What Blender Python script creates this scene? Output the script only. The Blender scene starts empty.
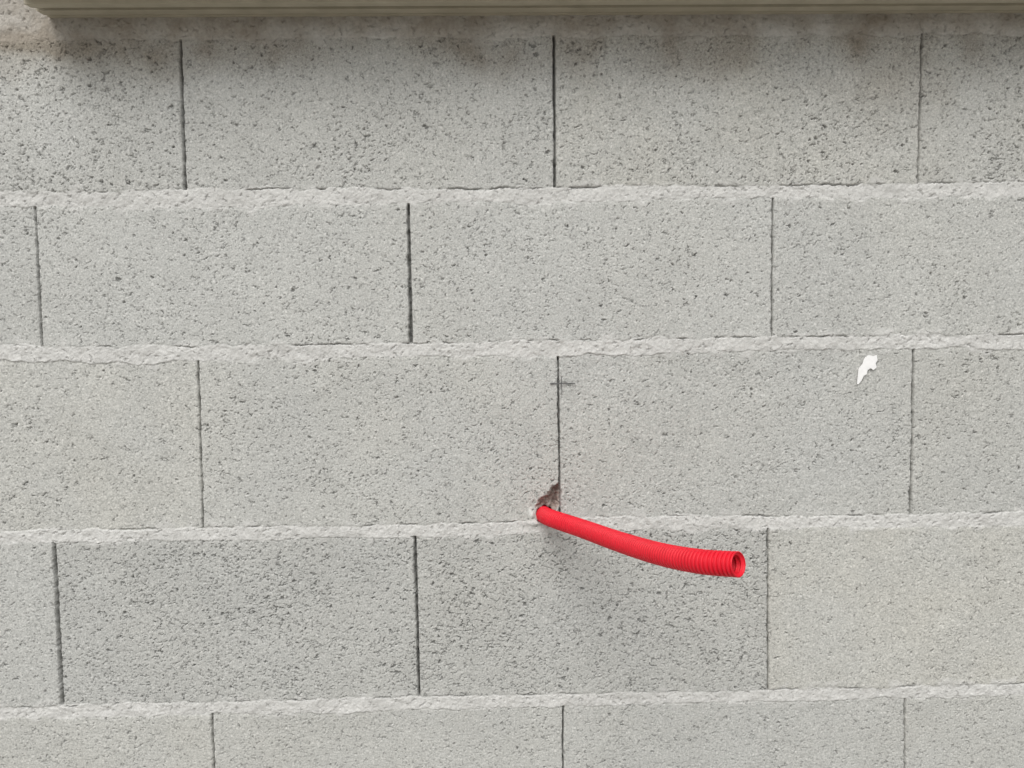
import bpy, math, random
import numpy as np
from mathutils import Vector, Matrix

random.seed(4); rng = np.random.default_rng(11)
scene = bpy.context.scene
scene.view_settings.view_transform = 'Standard'
try: scene.view_settings.look = 'None'
except Exception: pass
scene.view_settings.exposure = 0

# ------------------------------------------------------------------ camera
H = 1.30; DC = 1.036; FPX = 750.0
pitch = math.radians(6.0); roll = math.radians(0.62); yaw = math.radians(0.7)
F = Vector((math.sin(yaw)*math.cos(pitch), math.cos(yaw)*math.cos(pitch), -math.sin(pitch)))
R0 = F.cross(Vector((0,0,1))).normalized(); U0 = R0.cross(F).normalized()
R = R0*math.cos(roll) - U0*math.sin(roll)
U = U0*math.cos(roll) + R0*math.sin(roll)
C = Vector((0,-DC,H))
cam_d = bpy.data.cameras.new("camera"); cam = bpy.data.objects.new("camera", cam_d)
scene.collection.objects.link(cam); scene.camera = cam
M = Matrix((R, U, -F)).transposed().to_4x4(); M.translation = C
cam.matrix_world = M
cam_d.sensor_width = 36; cam_d.lens = FPX/1024*36; cam_d.clip_start = 0.01; cam_d.clip_end = 500

# survey of the wall: sighting (u,v) -> metres on the wall plane y=0
def W(u, v):
    r = F + R*((u-512)/FPX) - U*((v-384)/FPX)
    p = C + r*(DC/r.y)
    return p.x, p.z
def P3(u, v, t):
    return C + (F + R*((u-512)/FPX) - U*((v-384)/FPX))*t

# ------------------------------------------------------------------ noise
TAB = rng.uniform(0, 2*np.pi, (1024,1024)).astype(np.float32)
GX, GY = np.cos(TAB), np.sin(TAB)
def perlin(x, y, size, seed=0):
    a = 0.5+seed*1.37; ca, sa = math.cos(a), math.sin(a)
    X = ((x*ca - y*sa)/size + 37.3*seed).astype(np.float32); Y = ((x*sa + y*ca)/size + 91.7*seed).astype(np.float32)
    xi = np.floor(X).astype(np.int32); yi = np.floor(Y).astype(np.int32)
    fx = X-xi; fy = Y-yi
    u = fx*fx*fx*(fx*(fx*6-15)+10); v = fy*fy*fy*(fy*(fy*6-15)+10)
    x0 = xi & 1023; x1 = (xi+1) & 1023; y0 = yi & 1023; y1 = (yi+1) & 1023
    n00 = GX[x0,y0]*fx + GY[x0,y0]*fy
    n10 = GX[x1,y0]*(fx-1) + GY[x1,y0]*fy
    n01 = GX[x0,y1]*fx + GY[x0,y1]*(fy-1)
    n11 = GX[x1,y1]*(fx-1) + GY[x1,y1]*(fy-1)
    a0 = n00+u*(n10-n00); a1 = n01+u*(n11-n01)
    return (a0+v*(a1-a0))*1.5
def fbm(x, y, size, octv, seed):
    s = 0; a = 1; tot = 0
    for i in range(octv):
        s = s + a*perlin(x, y, size/(2**i), seed+i*3); tot += a; a *= .55
    return s/tot*1.3
def sst(e0, e1, x):
    t = np.clip((x-e0)/(e1-e0), 0, 1); return t*t*(3-2*t)

# ------------------------------------------------------------------ grid
def axis(lo, hi, dlo, dhi, fine, coarse):
    return np.concatenate([np.linspace(lo, dlo, max(2,int((dlo-lo)/coarse)), endpoint=False),
                           np.linspace(dlo, dhi, int((dhi-dlo)/fine), endpoint=False),
                           np.linspace(dhi, hi, max(2,int((hi-dhi)/coarse)))])
xs = axis(-3.0, 3.0, -0.77, 0.79, 0.00096, 0.012)
zs = axis(0.0, 2.6, H-0.70, H+0.42, 0.00096, 0.012)
X, Z = np.meshgrid(xs, zs); X = X.astype(np.float32); Z = Z.astype(np.float32)
nz, nx = X.shape

# bed joints : (u, v_top, v_bottom)
beds_px = [
 [(0,-6,40),(300,-8,38),(560,-10,36),(800,-12,34),(1024,-14,32)],
 [(0,192,206),(100,193,206),(200,190,208),(300,189,205),(400,190,202),(555,188,202),(650,187,198),(770,186,197),(920,184,198),(1024,182,195)],
 [(0,346,359),(100,347,364),(200,347,360),(410,344,356),(560,341,356),(770,337,350),(900,336,348),(1024,335,348)],
 [(0,531,543),(200,528,540),(417,525,537),(520,522,534),(600,517,530),(768,517,528),(1024,513,525)],
 [(0,708,718),(214,702,714),(300,701,713),(420,697,709),(560,695,706),(768,690,701),(1024,684,695)],
]
beds = []
for b in beds_px:
    top = [W(u,v0) for u,v0,v1 in b]; bot = [W(u,v1) for u,v0,v1 in b]
    bx = np.array([p[0] for p in top])
    beds.append((bx, np.array([(t[1]+o[1])/2 for t,o in zip(top,bot)]), np.array([(t[1]-o[1])/2 for t,o in zip(top,bot)])))
z_top = float(beds[0][1].mean()); z_bot = float(beds[-1][1].mean())
up = []
k = 1
while z_top + .215*k < 2.7:
    up.insert(0, (np.array([-3,3.]), np.array([z_top+.215*k]*2), np.array([.009]*2))); k += 1
dn = []; k = 1
while z_bot - .22*k > 0:
    dn.append((np.array([-3,3.]), np.array([z_bot-.22*k]*2), np.array([.008]*2))); k += 1
n_up = len(up)
allbeds = up + beds + dn
# heads: (u_top, v_top, u_bot, v_bot, px width)
heads_px = {
 1: [(180,45,185,190,2.6),(554,42,555,185,2.2),(922,40,918,183,1.6)],
 2: [(35,208,42,347,1.9),(408,203,411,342,3.2),(773,200,772,335,1.3)],
 3: [(198,360,203,527,1.5),(558,357,560,517,1.8),(914,355,911,512,2.0)],
 4: [(54,543,62,700,3.4),(415,538,419,694,2.9),(768,531,768,690,1.2)],
 5: [(212,715,214,768,1.2),(563,708,563,768,1.2),(905,697,905,768,1.2)],
}
warp = perlin(X, Z, .045, 2)*.0015 + perlin(X, Z, .014, 3)*.0012 + perlin(X,Z,.0045,4)*.0010
bed_d = np.full(X.shape, 9., np.float32); bed_up = np.full(X.shape, 9., np.float32)
row = np.zeros(X.shape, np.int32)
wv = .34*perlin(X, Z*0.2, .06, 7) + .22*perlin(X, Z*.3, .020, 8)
for bx, zc, hw in allbeds:
    c = np.interp(X, bx, zc).astype(np.float32); w = np.interp(X, bx, hw).astype(np.float32)
    row += (Z < c)
    d = np.abs(Z - c + warp) - np.minimum(w,.012)*wv - w*1.06
    bed_d = np.minimum(bed_d, d)
    e = Z + warp - (c + w*1.06)
    bed_up = np.where(np.abs(e) < np.abs(bed_up), e, bed_up)
row = row - n_up
head_d = np.full(X.shape, 9., np.float32); col = np.zeros(X.shape, np.int32)
hwarp = perlin(X, Z, .04, 12)*.0006 + perlin(X, Z, .009, 13)*.0004
for r in range(row.min(), row.max()+1):
    m = row == r
    if not m.any(): continue
    if r in heads_px:
        L = []
        for (u0,v0,u1,v1,w) in heads_px[r]:
            a = W(u0,v0); b = W(u1,v1); L.append((a[0],a[1],b[0],b[1],w*.00056))
        dxl = L[1][0]-L[0][0]; dxr = L[-1][0]-L[-2][0]
        for k in range(1,7):
            L.insert(0, (L[0][0]-dxl, L[0][1], L[0][2]-dxl, L[0][3], .0013))
            l = L[-1]; L.append((l[0]+dxr, l[1], l[2]+dxr, l[3], .0013))
    else:
        off = .25 if r % 2 else 0.0
        L = [(-3.25+off+.505*k, 1., -3.25+off+.505*k, 0., .0013) for k in range(0,14)]
    xm = X[m]; zm = Z[m]; wm = hwarp[m]; dd = np.full(xm.shape, 9., np.float32); cc = np.zeros(xm.shape, np.int32)
    for (xa,za,xb,zb,w) in L:
        t = (zm-za)/(zb-za)
        hx = xa+(xb-xa)*t
        dd = np.minimum(dd, np.abs(xm-hx+wm) - w*(1+.4*wm/.0006)); cc += (xm > hx)
    head_d[m] = dd; col[m] = cc
tone_t = rng.uniform(.95,1.03,(40,20)); rough_t = rng.uniform(.35,.7,(40,20)); warm_t = rng.uniform(0,.35,(40,20)); off_t = rng.uniform(-.0008,.0008,(40,20))
def setb(r,c,tone,rough,warm): tone_t[r+10,c+6]=tone; rough_t[r+10,c+6]=rough; warm_t[r+10,c+6]=warm
setb(1,0,.99,.80,.1); setb(1,1,.99,.68,.1); setb(1,2,.98,.70,.3); setb(1,3,.96,.82,.3)
setb(2,0,1.0,.5,.0); setb(2,1,1.03,.48,.0); setb(2,2,1.02,.5,.05); setb(2,3,1.0,.42,.1)
setb(3,0,1.02,.4,.25); setb(3,1,1.01,.56,.15); setb(3,2,.99,.5,.1); setb(3,3,.97,.58,.15)
setb(4,0,1.01,.5,.05); setb(4,1,.955,.97,.05); setb(4,2,.95,.97,.1); setb(4,3,1.02,.35,.4)
setb(5,0,1.02,.45,.3); setb(5,1,1.0,.5,.15); setb(5,2,.99,.55,.1); setb(5,3,.98,.55,.2)
ri = np.clip(row+10,0,39); ci = np.clip(col,0,19)
tone = tone_t[ri,ci].astype(np.float32); rough = rough_t[ri,ci].astype(np.float32); warm = warm_t[ri,ci].astype(np.float32); off = off_t[ri,ci].astype(np.float32)

mortar = 1 - sst(-.0006, .0009, bed_d)
smear = (1 - sst(.0, .012, bed_d + perlin(X,Z,.02,21)*.007)) * sst(-.1,.4,fbm(X,Z,.03,2,22))
mort_col = np.clip(np.maximum(mortar, smear*.75),0,1)

# block texture -----------------------------------------------------------
white = rng.normal(0,1,X.shape).astype(np.float32)
grain = white*.00010 + perlin(X,Z,.0023,31)*.00028 + perlin(X,Z,.0040,32)*.00024 + perlin(X,Z,.010,34)*.0002 + fbm(X,Z,.05,3,33)*.0005
w1 = perlin(X,Z,.0030,41); w2 = perlin(X,Z,.0030,42)
wx = X + w1*.0020 + perlin(X,Z,.010,43)*.003; wz = Z + w2*.0020 + perlin(X,Z,.010,44)*.003
dens = fbm(X,Z,.10,4,45) + .4*perlin(X,Z,.02,49)
p1 = perlin(wx*.85, wz*1.15, .0058, 46); m1 = perlin(wx*.9,wz*1.05,.0080,47)
thr = .58 - .25*rough - .15*dens
sq = (1 - sst(.03, .14, np.abs(p1))) * sst(thr, thr+.10, m1)
p2 = perlin(wx*.9, wz*1.1, .0031, 48)
thr2 = .64 - .20*rough - .14*dens
dots = sst(thr2, thr2+.14, p2)
p3 = perlin(wx*.8, wz*1.2, .0058, 50)
thr3 = .83 - .20*rough - .15*dens
big = sst(thr3, thr3+.10, p3)
p4 = perlin(wx*.7, wz*1.2, .0100, 52)
thr4 = .96 - .16*rough - .14*dens
big = np.maximum(big, sst(thr4, thr4+.08, p4))
pit = np.clip(np.maximum(np.maximum(sq*.8, dots*.5), big), 0, 1)*(1-mortar)
mg = fbm(X,Z,.018,4,61)*.0016 + perlin(X,Z,.003,66)*.0004 + white*.0001
mpit = sst(.45,.65,perlin(wx,wz,.006,67))*.7*mortar
hb = off + grain - pit*(.0020+.0012*rough)
edge = 1 - sst(0,.0030, np.minimum(bed_d, head_d))
hb = hb - edge*.0005*(1+perlin(X,Z,.006,71))
h = hb*(1-mortar) + (.0002 + mg - mpit*.002)*mortar
h += smear*(1-mortar)*.0005
gap = (1 - sst(.0003,.0013, np.abs(bed_up))) * sst(.05,.38, fbm(X,Z*.4,.05,3,75))
h -= gap*.004
slot = (1 - sst(-.0003,.0006, head_d))*(1-mortar)
fill = sst(.1,.45,perlin(X,Z,.02,77))*.5
h = h - slot*.012*(1-fill*.75)
chip = (1-sst(.0,.004,head_d))*sst(.2,.5,perlin(X,Z,.010,78))*(1-mortar)
h -= chip*.0016

# broken hole around the conduit -----------------------------------------
poly = [W(*p) for p in [(535,506),(539,499),(546,494),(551,488),(558,483),(560.5,489),(560,506),(556,512),(549,518),(538,516)]]
loc = (X>poly[0][0]-.04)&(X<poly[0][0]+.08)&(Z>poly[0][1]-.06)&(Z<poly[0][1]+.07)
xl = X[loc]+perlin(X[loc],Z[loc],.006,81)*.0022; zl = Z[loc]+perlin(X[loc],Z[loc],.006,82)*.0022
ins = np.zeros(xl.shape,bool); dmin = np.full(xl.shape,9.)
for i in range(len(poly)):
    (xa,za),(xb,zb) = poly[i], poly[(i+1)%len(poly)]
    cnd = ((za>zl)!=(zb>zl)) & (xl < (xb-xa)*(zl-za)/((zb-za)+1e-12)+xa); ins ^= cnd
    t = np.clip(((xl-xa)*(xb-xa)+(zl-za)*(zb-za))/((xb-xa)**2+(zb-za)**2),0,1)
    dmin = np.minimum(dmin, np.hypot(xl-xa-t*(xb-xa), zl-za-t*(zb-za)))
sd = np.where(ins, dmin, -dmin)
cx, cz = W(544.5,515)
rr = np.hypot(xl-cx, zl-cz)
hole = sst(-.0008,.0022,sd)
deep = 1 - sst(.0093,.0114,rr)
right = sst(poly[1][0]+.012, poly[4][0], xl)
hl = h[loc]*(1-hole) + hole*(-.003 - .008*sst(0,.010,sd) - .009*right + perlin(xl,zl,.006,83)*.0035)
hl = hl - deep*.034
h[loc] = hl
holem = np.zeros(X.shape,np.float32); holem[loc] = np.maximum(hole, deep*.6)
lump = 0
for (u,v,a,b,hh) in ((536,523,.009,.004,.004),(551,528,.012,.004,.0025),(532,514,.004,.006,.003)):
    lx, lz = W(u,v); lump = lump + hh*np.exp(-(((X-lx)/a)**2+((Z-lz)/b)**2)*(1+.5*perlin(X,Z,.008,85)))
h += lump*(1-holem); mort_col = np.maximum(mort_col, np.clip(lump*500,0,1)*(1-holem))

# grime ------------------------------------------------------------------
ztopr = (np.interp(X, beds[0][0], beds[0][1])-.02).astype(np.float32)
dz = ztopr - Z
stain = (1-sst(-.01,.065,dz+fbm(X,Z*.6,.12,3,91)*.06))*(.75+.35*fbm(X,Z,.04,3,92))
for (u,v,a,b,s) in ((20,42,.05,.016,.8),(510,60,.08,.022,.35),(305,52,.05,.02,.4),(890,80,.07,.05,.35),(90,60,.06,.03,.25),(730,60,.08,.03,.25)):
    sx, sz = W(u,v); stain = stain + s*np.exp(-(((X-sx)/a)**2+((Z-sz)/b)**2)*(1+.6*perlin(X,Z,.03,93)))
stain = np.clip(stain,0,1)
warm = warm*(.6+.5*fbm(X,Z,.12,2,95)) + .08*fbm(X,Z,.2,2,96)
tone = tone*(1+.05*fbm(X,Z,.11,3,97)+.03*fbm(X,Z,.035,3,98))

# ------------------------------------------------------------------ mesh
def mesh_grid(name, X, Y, Z):
    nz, nx = X.shape
    me = bpy.data.meshes.new(name)
    me.vertices.add(nx*nz)
    co = np.stack([X,Y,Z],-1).astype(np.float32).reshape(-1); me.vertices.foreach_set("co", co)
    idx = np.arange(nx*nz, dtype=np.int32).reshape(nz,nx)
    q = np.stack([idx[:-1,:-1], idx[:-1,1:], idx[1:,1:], idx[1:,:-1]],-1).reshape(-1)
    nf = (nx-1)*(nz-1)
    me.loops.add(nf*4); me.loops.foreach_set("vertex_index", q)
    me.polygons.add(nf); me.polygons.foreach_set("loop_start", np.arange(0,nf*4,4,dtype=np.int32))
    me.polygons.foreach_set("use_smooth", np.ones(nf,bool))
    me.update(calc_edges=True)
    return me
me = mesh_grid("concrete_block_wall", X, -h, Z)
for nm, arr in (("mortar",mort_col),("pit",np.clip(pit+slot*1.2+gap*.5+mpit*.4,0,1.15)),("tone",tone*(1-mortar)+mortar),("warm",warm*(1-mortar)),("stain",stain),("hole",holem)):
    at = me.attributes.new(nm,'FLOAT','POINT'); at.data.foreach_set("value", arr.astype(np.float32).reshape(-1))
wall = bpy.data.objects.new("concrete_block_wall", me); scene.collection.objects.link(wall)

# ------------------------------------------------------------------ shaders
class NT:
    def __init__(s, name):
        s.mat = bpy.data.materials.new(name); s.mat.use_nodes = True
        s.t = s.mat.node_tree; s.b = s.t.nodes["Principled BSDF"]
    def n(s, ty, **kw):
        nd = s.t.nodes.new(ty)
        for k,v in kw.items(): setattr(nd,k,v)
        return nd
    def l(s,a,b): s.t.links.new(a,b)
    def attr(s,name): return s.n('ShaderNodeAttribute', attribute_name=name).outputs['Fac']
    def noise(s, scale, detail=2, rough=.5, vec=None):
        nd = s.n('ShaderNodeTexNoise'); nd.inputs['Scale'].default_value=scale; nd.inputs['Detail'].default_value=detail; nd.inputs['Roughness'].default_value=rough
        s.l(vec or s.co, nd.inputs['Vector']); return nd.outputs['Fac']
    def mix(s, fac, a, b, mode='MIX'):
        nd = s.n('ShaderNodeMix', data_type='RGBA', blend_type=mode)
        for sock,val in ((nd.inputs[0],fac),(nd.inputs[6],a),(nd.inputs[7],b)):
            if isinstance(val,(int,float)): sock.default_value = val
            elif isinstance(val,tuple): sock.default_value = (*val,1)
            else: s.l(val,sock)
        return nd.outputs[2]
    def mr(s, v, a, b, c, d):
        nd = s.n('ShaderNodeMapRange'); s.l(v, nd.inputs[0])
        for i,x in enumerate((a,b,c,d)): nd.inputs[i+1].default_value = x
        return nd.outputs[0]
    def math(s, op, a, b):
        nd = s.n('ShaderNodeMath', operation=op)
        for sock,val in ((nd.inputs[0],a),(nd.inputs[1],b)):
            if isinstance(val,(int,float)): sock.default_value = val
            else: s.l(val,sock)
        return nd.outputs[0]
    def coords(s):
        s.co = s.n('ShaderNodeTexCoord').outputs['Object']

m = NT("concrete_block"); m.coords()
blk = m.mix(m.mr(m.noise(420,2,.75),.34,.66,0,1), (.35,.356,.341), (.585,.588,.563))
blk = m.mix(m.mr(m.noise(120,2,.5),.35,.7,0,.4), blk, (.475,.477,.456))
v = m.n('ShaderNodeTexVoronoi'); v.inputs['Scale'].default_value = 240; m.l(m.co, v.inputs['Vector'])
sep = m.n('ShaderNodeSeparateColor'); m.l(v.outputs['Color'], sep.inputs[0])
edge_ = m.mr(v.outputs['Distance'],.25,.5,1,0)
blk = m.mix(m.math('MULTIPLY', m.mr(sep.outputs[0],.82,.90,0,.6), edge_), blk, (.67,.67,.645))
blk = m.mix(m.math('MULTIPLY', m.mr(sep.outputs[1],.90,.94,0,.55), edge_), blk, (.21,.21,.205))
blk = m.mix(m.attr("warm"), blk, m.mix(1.0, blk, (1.05,1.0,.90), 'MULTIPLY'))
mor = m.mix(m.mr(m.noise(180,3,.6),.3,.7,0,1), (.50,.498,.48), (.67,.667,.645))
mor = m.mix(m.mr(m.noise(14,3,.6),.4,.75,0,.6), mor, (.46,.457,.437))
colr = m.mix(m.attr("mortar"), blk, mor)
tn = m.n('ShaderNodeCombineColor'); ta = m.attr("tone")
for i in range(3): m.l(ta, tn.inputs[i])
colr = m.mix(1.0, colr, tn.outputs[0], 'MULTIPLY')
colr = m.mix(m.math('MULTIPLY',m.attr("pit"),.60), colr, (.12,.12,.115))
colr = m.mix(m.math('MULTIPLY',m.attr("stain"),.9), colr, m.mix(1.0, colr, (.53,.465,.395), 'MULTIPLY'))
hc = m.mix(m.mr(m.noise(160,3,.6),.4,.6,0,1), (.22,.175,.155), (.42,.36,.32))
colr = m.mix(m.attr("hole"), colr, hc)
m.l(colr, m.b.inputs['Base Color']); m.b.inputs['Roughness'].default_value = .95
m.b.inputs['Specular IOR Level'].default_value = .2
bp = m.n('ShaderNodeBump'); bp.inputs['Strength'].default_value = .7; bp.inputs['Distance'].default_value = .0007
m.l(m.noise(620,2,.7), bp.inputs['Height']); m.l(bp.outputs[0], m.b.inputs['Normal'])
me.materials.append(m.mat)

def simple(name, c1, c2, scale, rough=.8, spec=.3, bump=0, bs=300):
    s = NT(name); s.coords()
    s.l(s.mix(s.mr(s.noise(scale,4,.6),.35,.65,0,1), c1, c2), s.b.inputs['Base Color'])
    s.b.inputs['Roughness'].default_value = rough; s.b.inputs['Specular IOR Level'].default_value = spec
    if bump:
        b = s.n('ShaderNodeBump'); b.inputs['Strength'].default_value=.5; b.inputs['Distance'].default_value=bump
        s.l(s.noise(bs,3,.6), b.inputs['Height']); s.l(b.outputs[0], s.b.inputs['Normal'])
    return s.mat

def box(name, x0,x1,y0,y1,z0,z1, mat, parent=None):
    vs = [(x,y,z) for x in (x0,x1) for y in (y0,y1) for z in (z0,z1)]
    fs = [(0,1,3,2),(4,6,7,5),(0,4,5,1),(2,3,7,6),(0,2,6,4),(1,5,7,3)]
    d = bpy.data.meshes.new(name); d.from_pydata(vs,[],fs); d.materials.append(mat)
    o = bpy.data.objects.new(name,d); scene.collection.objects.link(o)
    if parent: o.parent = parent
    return o
core = simple("concrete_core",(.36,.37,.35),(.44,.44,.42),60,.95)
box("wall_core",-3,3,.062,.26,0,2.6,core,wall)

# ------------------------------------------------------------------ sill
sx0, zs0 = W(50,18)
xr, zr = W(1000,13)
prof = [(.05,.000),(-.008,.000),(-.0085,.003),(-.012,.003),(-.0125,-.001),(-.030,-.002),(-.0305,.007),(-.038,.007),(-.0385,-.002),(-.054,-.003),(-.0545,.005),
        (-.088,.004),(-.091,.005),(-.092,.007),(-.092,.040),(-.089,.043),(.0,.062),(.05,.062)]
xe = 2.2; nP = len(prof)
drop = (zr - zs0)/(xr-sx0)
vs = []
for x in (sx0, sx0+.0015, xe-.0015, xe):
    for (y,z) in prof:
        ins_ = .0012 if x in (sx0,xe) else 0
        vs.append((x, y + (ins_ if y<-.08 else 0), zs0 + z + drop*(x-sx0)))
fs = []
for k in range(3):
    for i in range(nP):
        j=(i+1)%nP; fs.append((k*nP+i, k*nP+j, (k+1)*nP+j, (k+1)*nP+i))
fs.append(tuple(range(nP))); fs.append(tuple(reversed(range(3*nP,4*nP))))
d = bpy.data.meshes.new("window_sill"); d.from_pydata(vs,[],fs)
d.materials.append(simple("sill_paint",(.40,.365,.28),(.48,.44,.345),25,.55,.4,.0004,120))
sill = bpy.data.objects.new("window_sill", d); scene.collection.objects.link(sill)

# ------------------------------------------------------------------ conduit
ctrl = [P3(540,510,1.115), P3(543,514,1.075), P3(552,518.5,1.03), P3(582,528.5,.965), P3(620,542,.875), P3(660,554,.79), P3(700,561.5,.728), P3(738.5,564.5,.695)]
def cr(p0,p1,p2,p3,t):
    return .5*((2*p1)+(-p0+p2)*t+(2*p0-5*p1+4*p2-p3)*t*t+(-p0+3*p1-3*p2+p3)*t**3)
pts = []
ex = [ctrl[0]*2-ctrl[1]]+ctrl+[ctrl[-1]*2-ctrl[-2]]
for i in range(1,len(ex)-2):
    for k in range(60): pts.append(cr(ex[i-1],ex[i],ex[i+1],ex[i+2],k/60))
pts.append(ctrl[-1])
cum=[0]
for a,b in zip(pts,pts[1:]): cum.append(cum[-1]+(b-a).length)
L = cum[-1]
pitch_ = .0046; nper = 14; NR = int(L/pitch_*nper); NR -= NR % nper; SEG = 56
pa = np.array([tuple(p) for p in pts]); cu = np.array(cum)
cen = np.stack([np.interp(np.linspace(0,L,NR+1), cu, pa[:,k]) for k in range(3)],-1)
for _ in range(200): cen[1:-1] = (cen[:-2]+cen[1:-1]*2+cen[2:])/4
tan = np.gradient(cen,axis=0); tan /= np.linalg.norm(tan,axis=1)[:,None]
ref = np.array([0,0,1.]); A = np.cross(tan,ref); A/=np.linalg.norm(A,axis=1)[:,None]; B = np.cross(A,tan)
def rad(i):
    c = math.cos(2*math.pi*(i % nper)/nper)*.5+.5
    g = min(1,max(0,(c-.22)/.40)); g = g*g*(3-2*g)
    return .0120 - .0026*(1-g)
rings = [(cen[i], A[i], B[i], rad(i)) for i in range(NR+1)]
rings[-1] = (*rings[-1][:3], .0117)
rings.append((cen[-1]+tan[-1]*.0003, A[-1], B[-1], .0114))
rings.append((cen[-1]+tan[-1]*.0001, A[-1], B[-1], .0109))
for i in range(NR,NR-480,-2): rings.append((cen[i]-tan[i]*.0003, A[i], B[i], rad(i)-.0011))
vs=[]; fs=[]
for c,a,b,r in rings:
    for k in range(SEG):
        th=2*math.pi*k/SEG; vs.append(tuple(c+(a*math.cos(th)+b*math.sin(th))*r))
for i in range(len(rings)-1):
    for k in range(SEG):
        j=(k+1)%SEG; fs.append((i*SEG+k,i*SEG+j,(i+1)*SEG+j,(i+1)*SEG+k))
d = bpy.data.meshes.new("corrugated_conduit"); d.from_pydata(vs,[],fs)
d.polygons.foreach_set("use_smooth",[True]*len(fs))
red = NT("red_plastic"); red.coords()
red.l(red.mix(red.mr(red.noise(30,3,.5),.3,.7,0,1),(.67,.007,.022),(.74,.011,.030)), red.b.inputs['Base Color'])
red.b.inputs['Roughness'].default_value=.5; red.b.inputs['Specular IOR Level'].default_value=.35
d.materials.append(red.mat)
con = bpy.data.objects.new("corrugated_conduit",d); scene.collection.objects.link(con)

# ------------------------------------------------------------------ paint splash + pencil cross (thin real films)
def film(name, px, y, th, mat):
    p = [W(*q) for q in px]; n=len(p)
    vs=[(x,y,z) for x,z in p]+[(x,y-th,z) for x,z in p]
    fs=[tuple(range(n,2*n))]+[(i,(i+1)%n,n+(i+1)%n,n+i) for i in range(n)]
    d=bpy.data.meshes.new(name); d.from_pydata(vs,[],fs); d.materials.append(mat)
    o=bpy.data.objects.new(name,d); scene.collection.objects.link(o); return o
whitep = simple("white_paint",(.84,.84,.83),(.90,.90,.89),80,.6,.3,.0005,200)
film("paint_splash",[(865,357),(868,355),(873,356),(876,355),(877,360),(875,363),(876,367),(873,370),(870,368),(867,370),(866,374),(863,376),(861,380),(858,384),(856.5,384),(857,378),(857.5,373),(858,369),(860,366),(862,364),(863,360)],-.0010,.0009,whitep)
pen = simple("pencil_lead",(.09,.09,.09),(.15,.15,.15),300,.7)
pm = film("pencil_mark",[(550,383.0),(560,382.6),(575,382.9),(575,384.1),(560,383.9),(550,384.2)],-.0013,.0003,pen)
pv = film("stroke",[(560.9,376),(561.6,376),(561.9,394),(561.3,394)],-.0013,.0002,pen); pv.parent = pm

# ------------------------------------------------------------------ ground
g = simple("gravel_ground",(.24,.23,.205),(.37,.35,.32),30,.95,.2,.01,40)
d = bpy.data.meshes.new("ground"); d.from_pydata([(-150,-150,0),(150,-150,0),(150,150,0),(-150,150,0)],[],[(0,1,2,3)]); d.materials.append(g)
o = bpy.data.objects.new("ground",d); o.location.z=-.002; scene.collection.objects.link(o)

# ------------------------------------------------------------------ light
w = bpy.data.worlds.new("World"); scene.world = w; w.use_nodes=True; t=w.node_tree
sky = t.nodes.new('ShaderNodeTexSky'); sky.sky_type='NISHITA'; sky.sun_disc=False
sky.sun_elevation=math.radians(54); sky.sun_rotation=math.radians(197); sky.air_density=1.2; sky.dust_density=4
hs = t.nodes.new('ShaderNodeHueSaturation'); hs.inputs['Saturation'].default_value=.17
bg = t.nodes["Background"]; bg.inputs[1].default_value=.146
t.links.new(sky.outputs[0],hs.inputs['Color']); t.links.new(hs.outputs[0],bg.inputs[0])
sd_ = bpy.data.lights.new("sun",'SUN'); sd_.energy=1.42; sd_.angle=math.radians(40); sd_.color=(1,.98,.945)
so = bpy.data.objects.new("sun",sd_); scene.collection.objects.link(so)
dirv = Vector((-.25,-.80,1.15)).normalized()
so.rotation_euler = dirv.to_track_quat('Z','Y').to_euler()
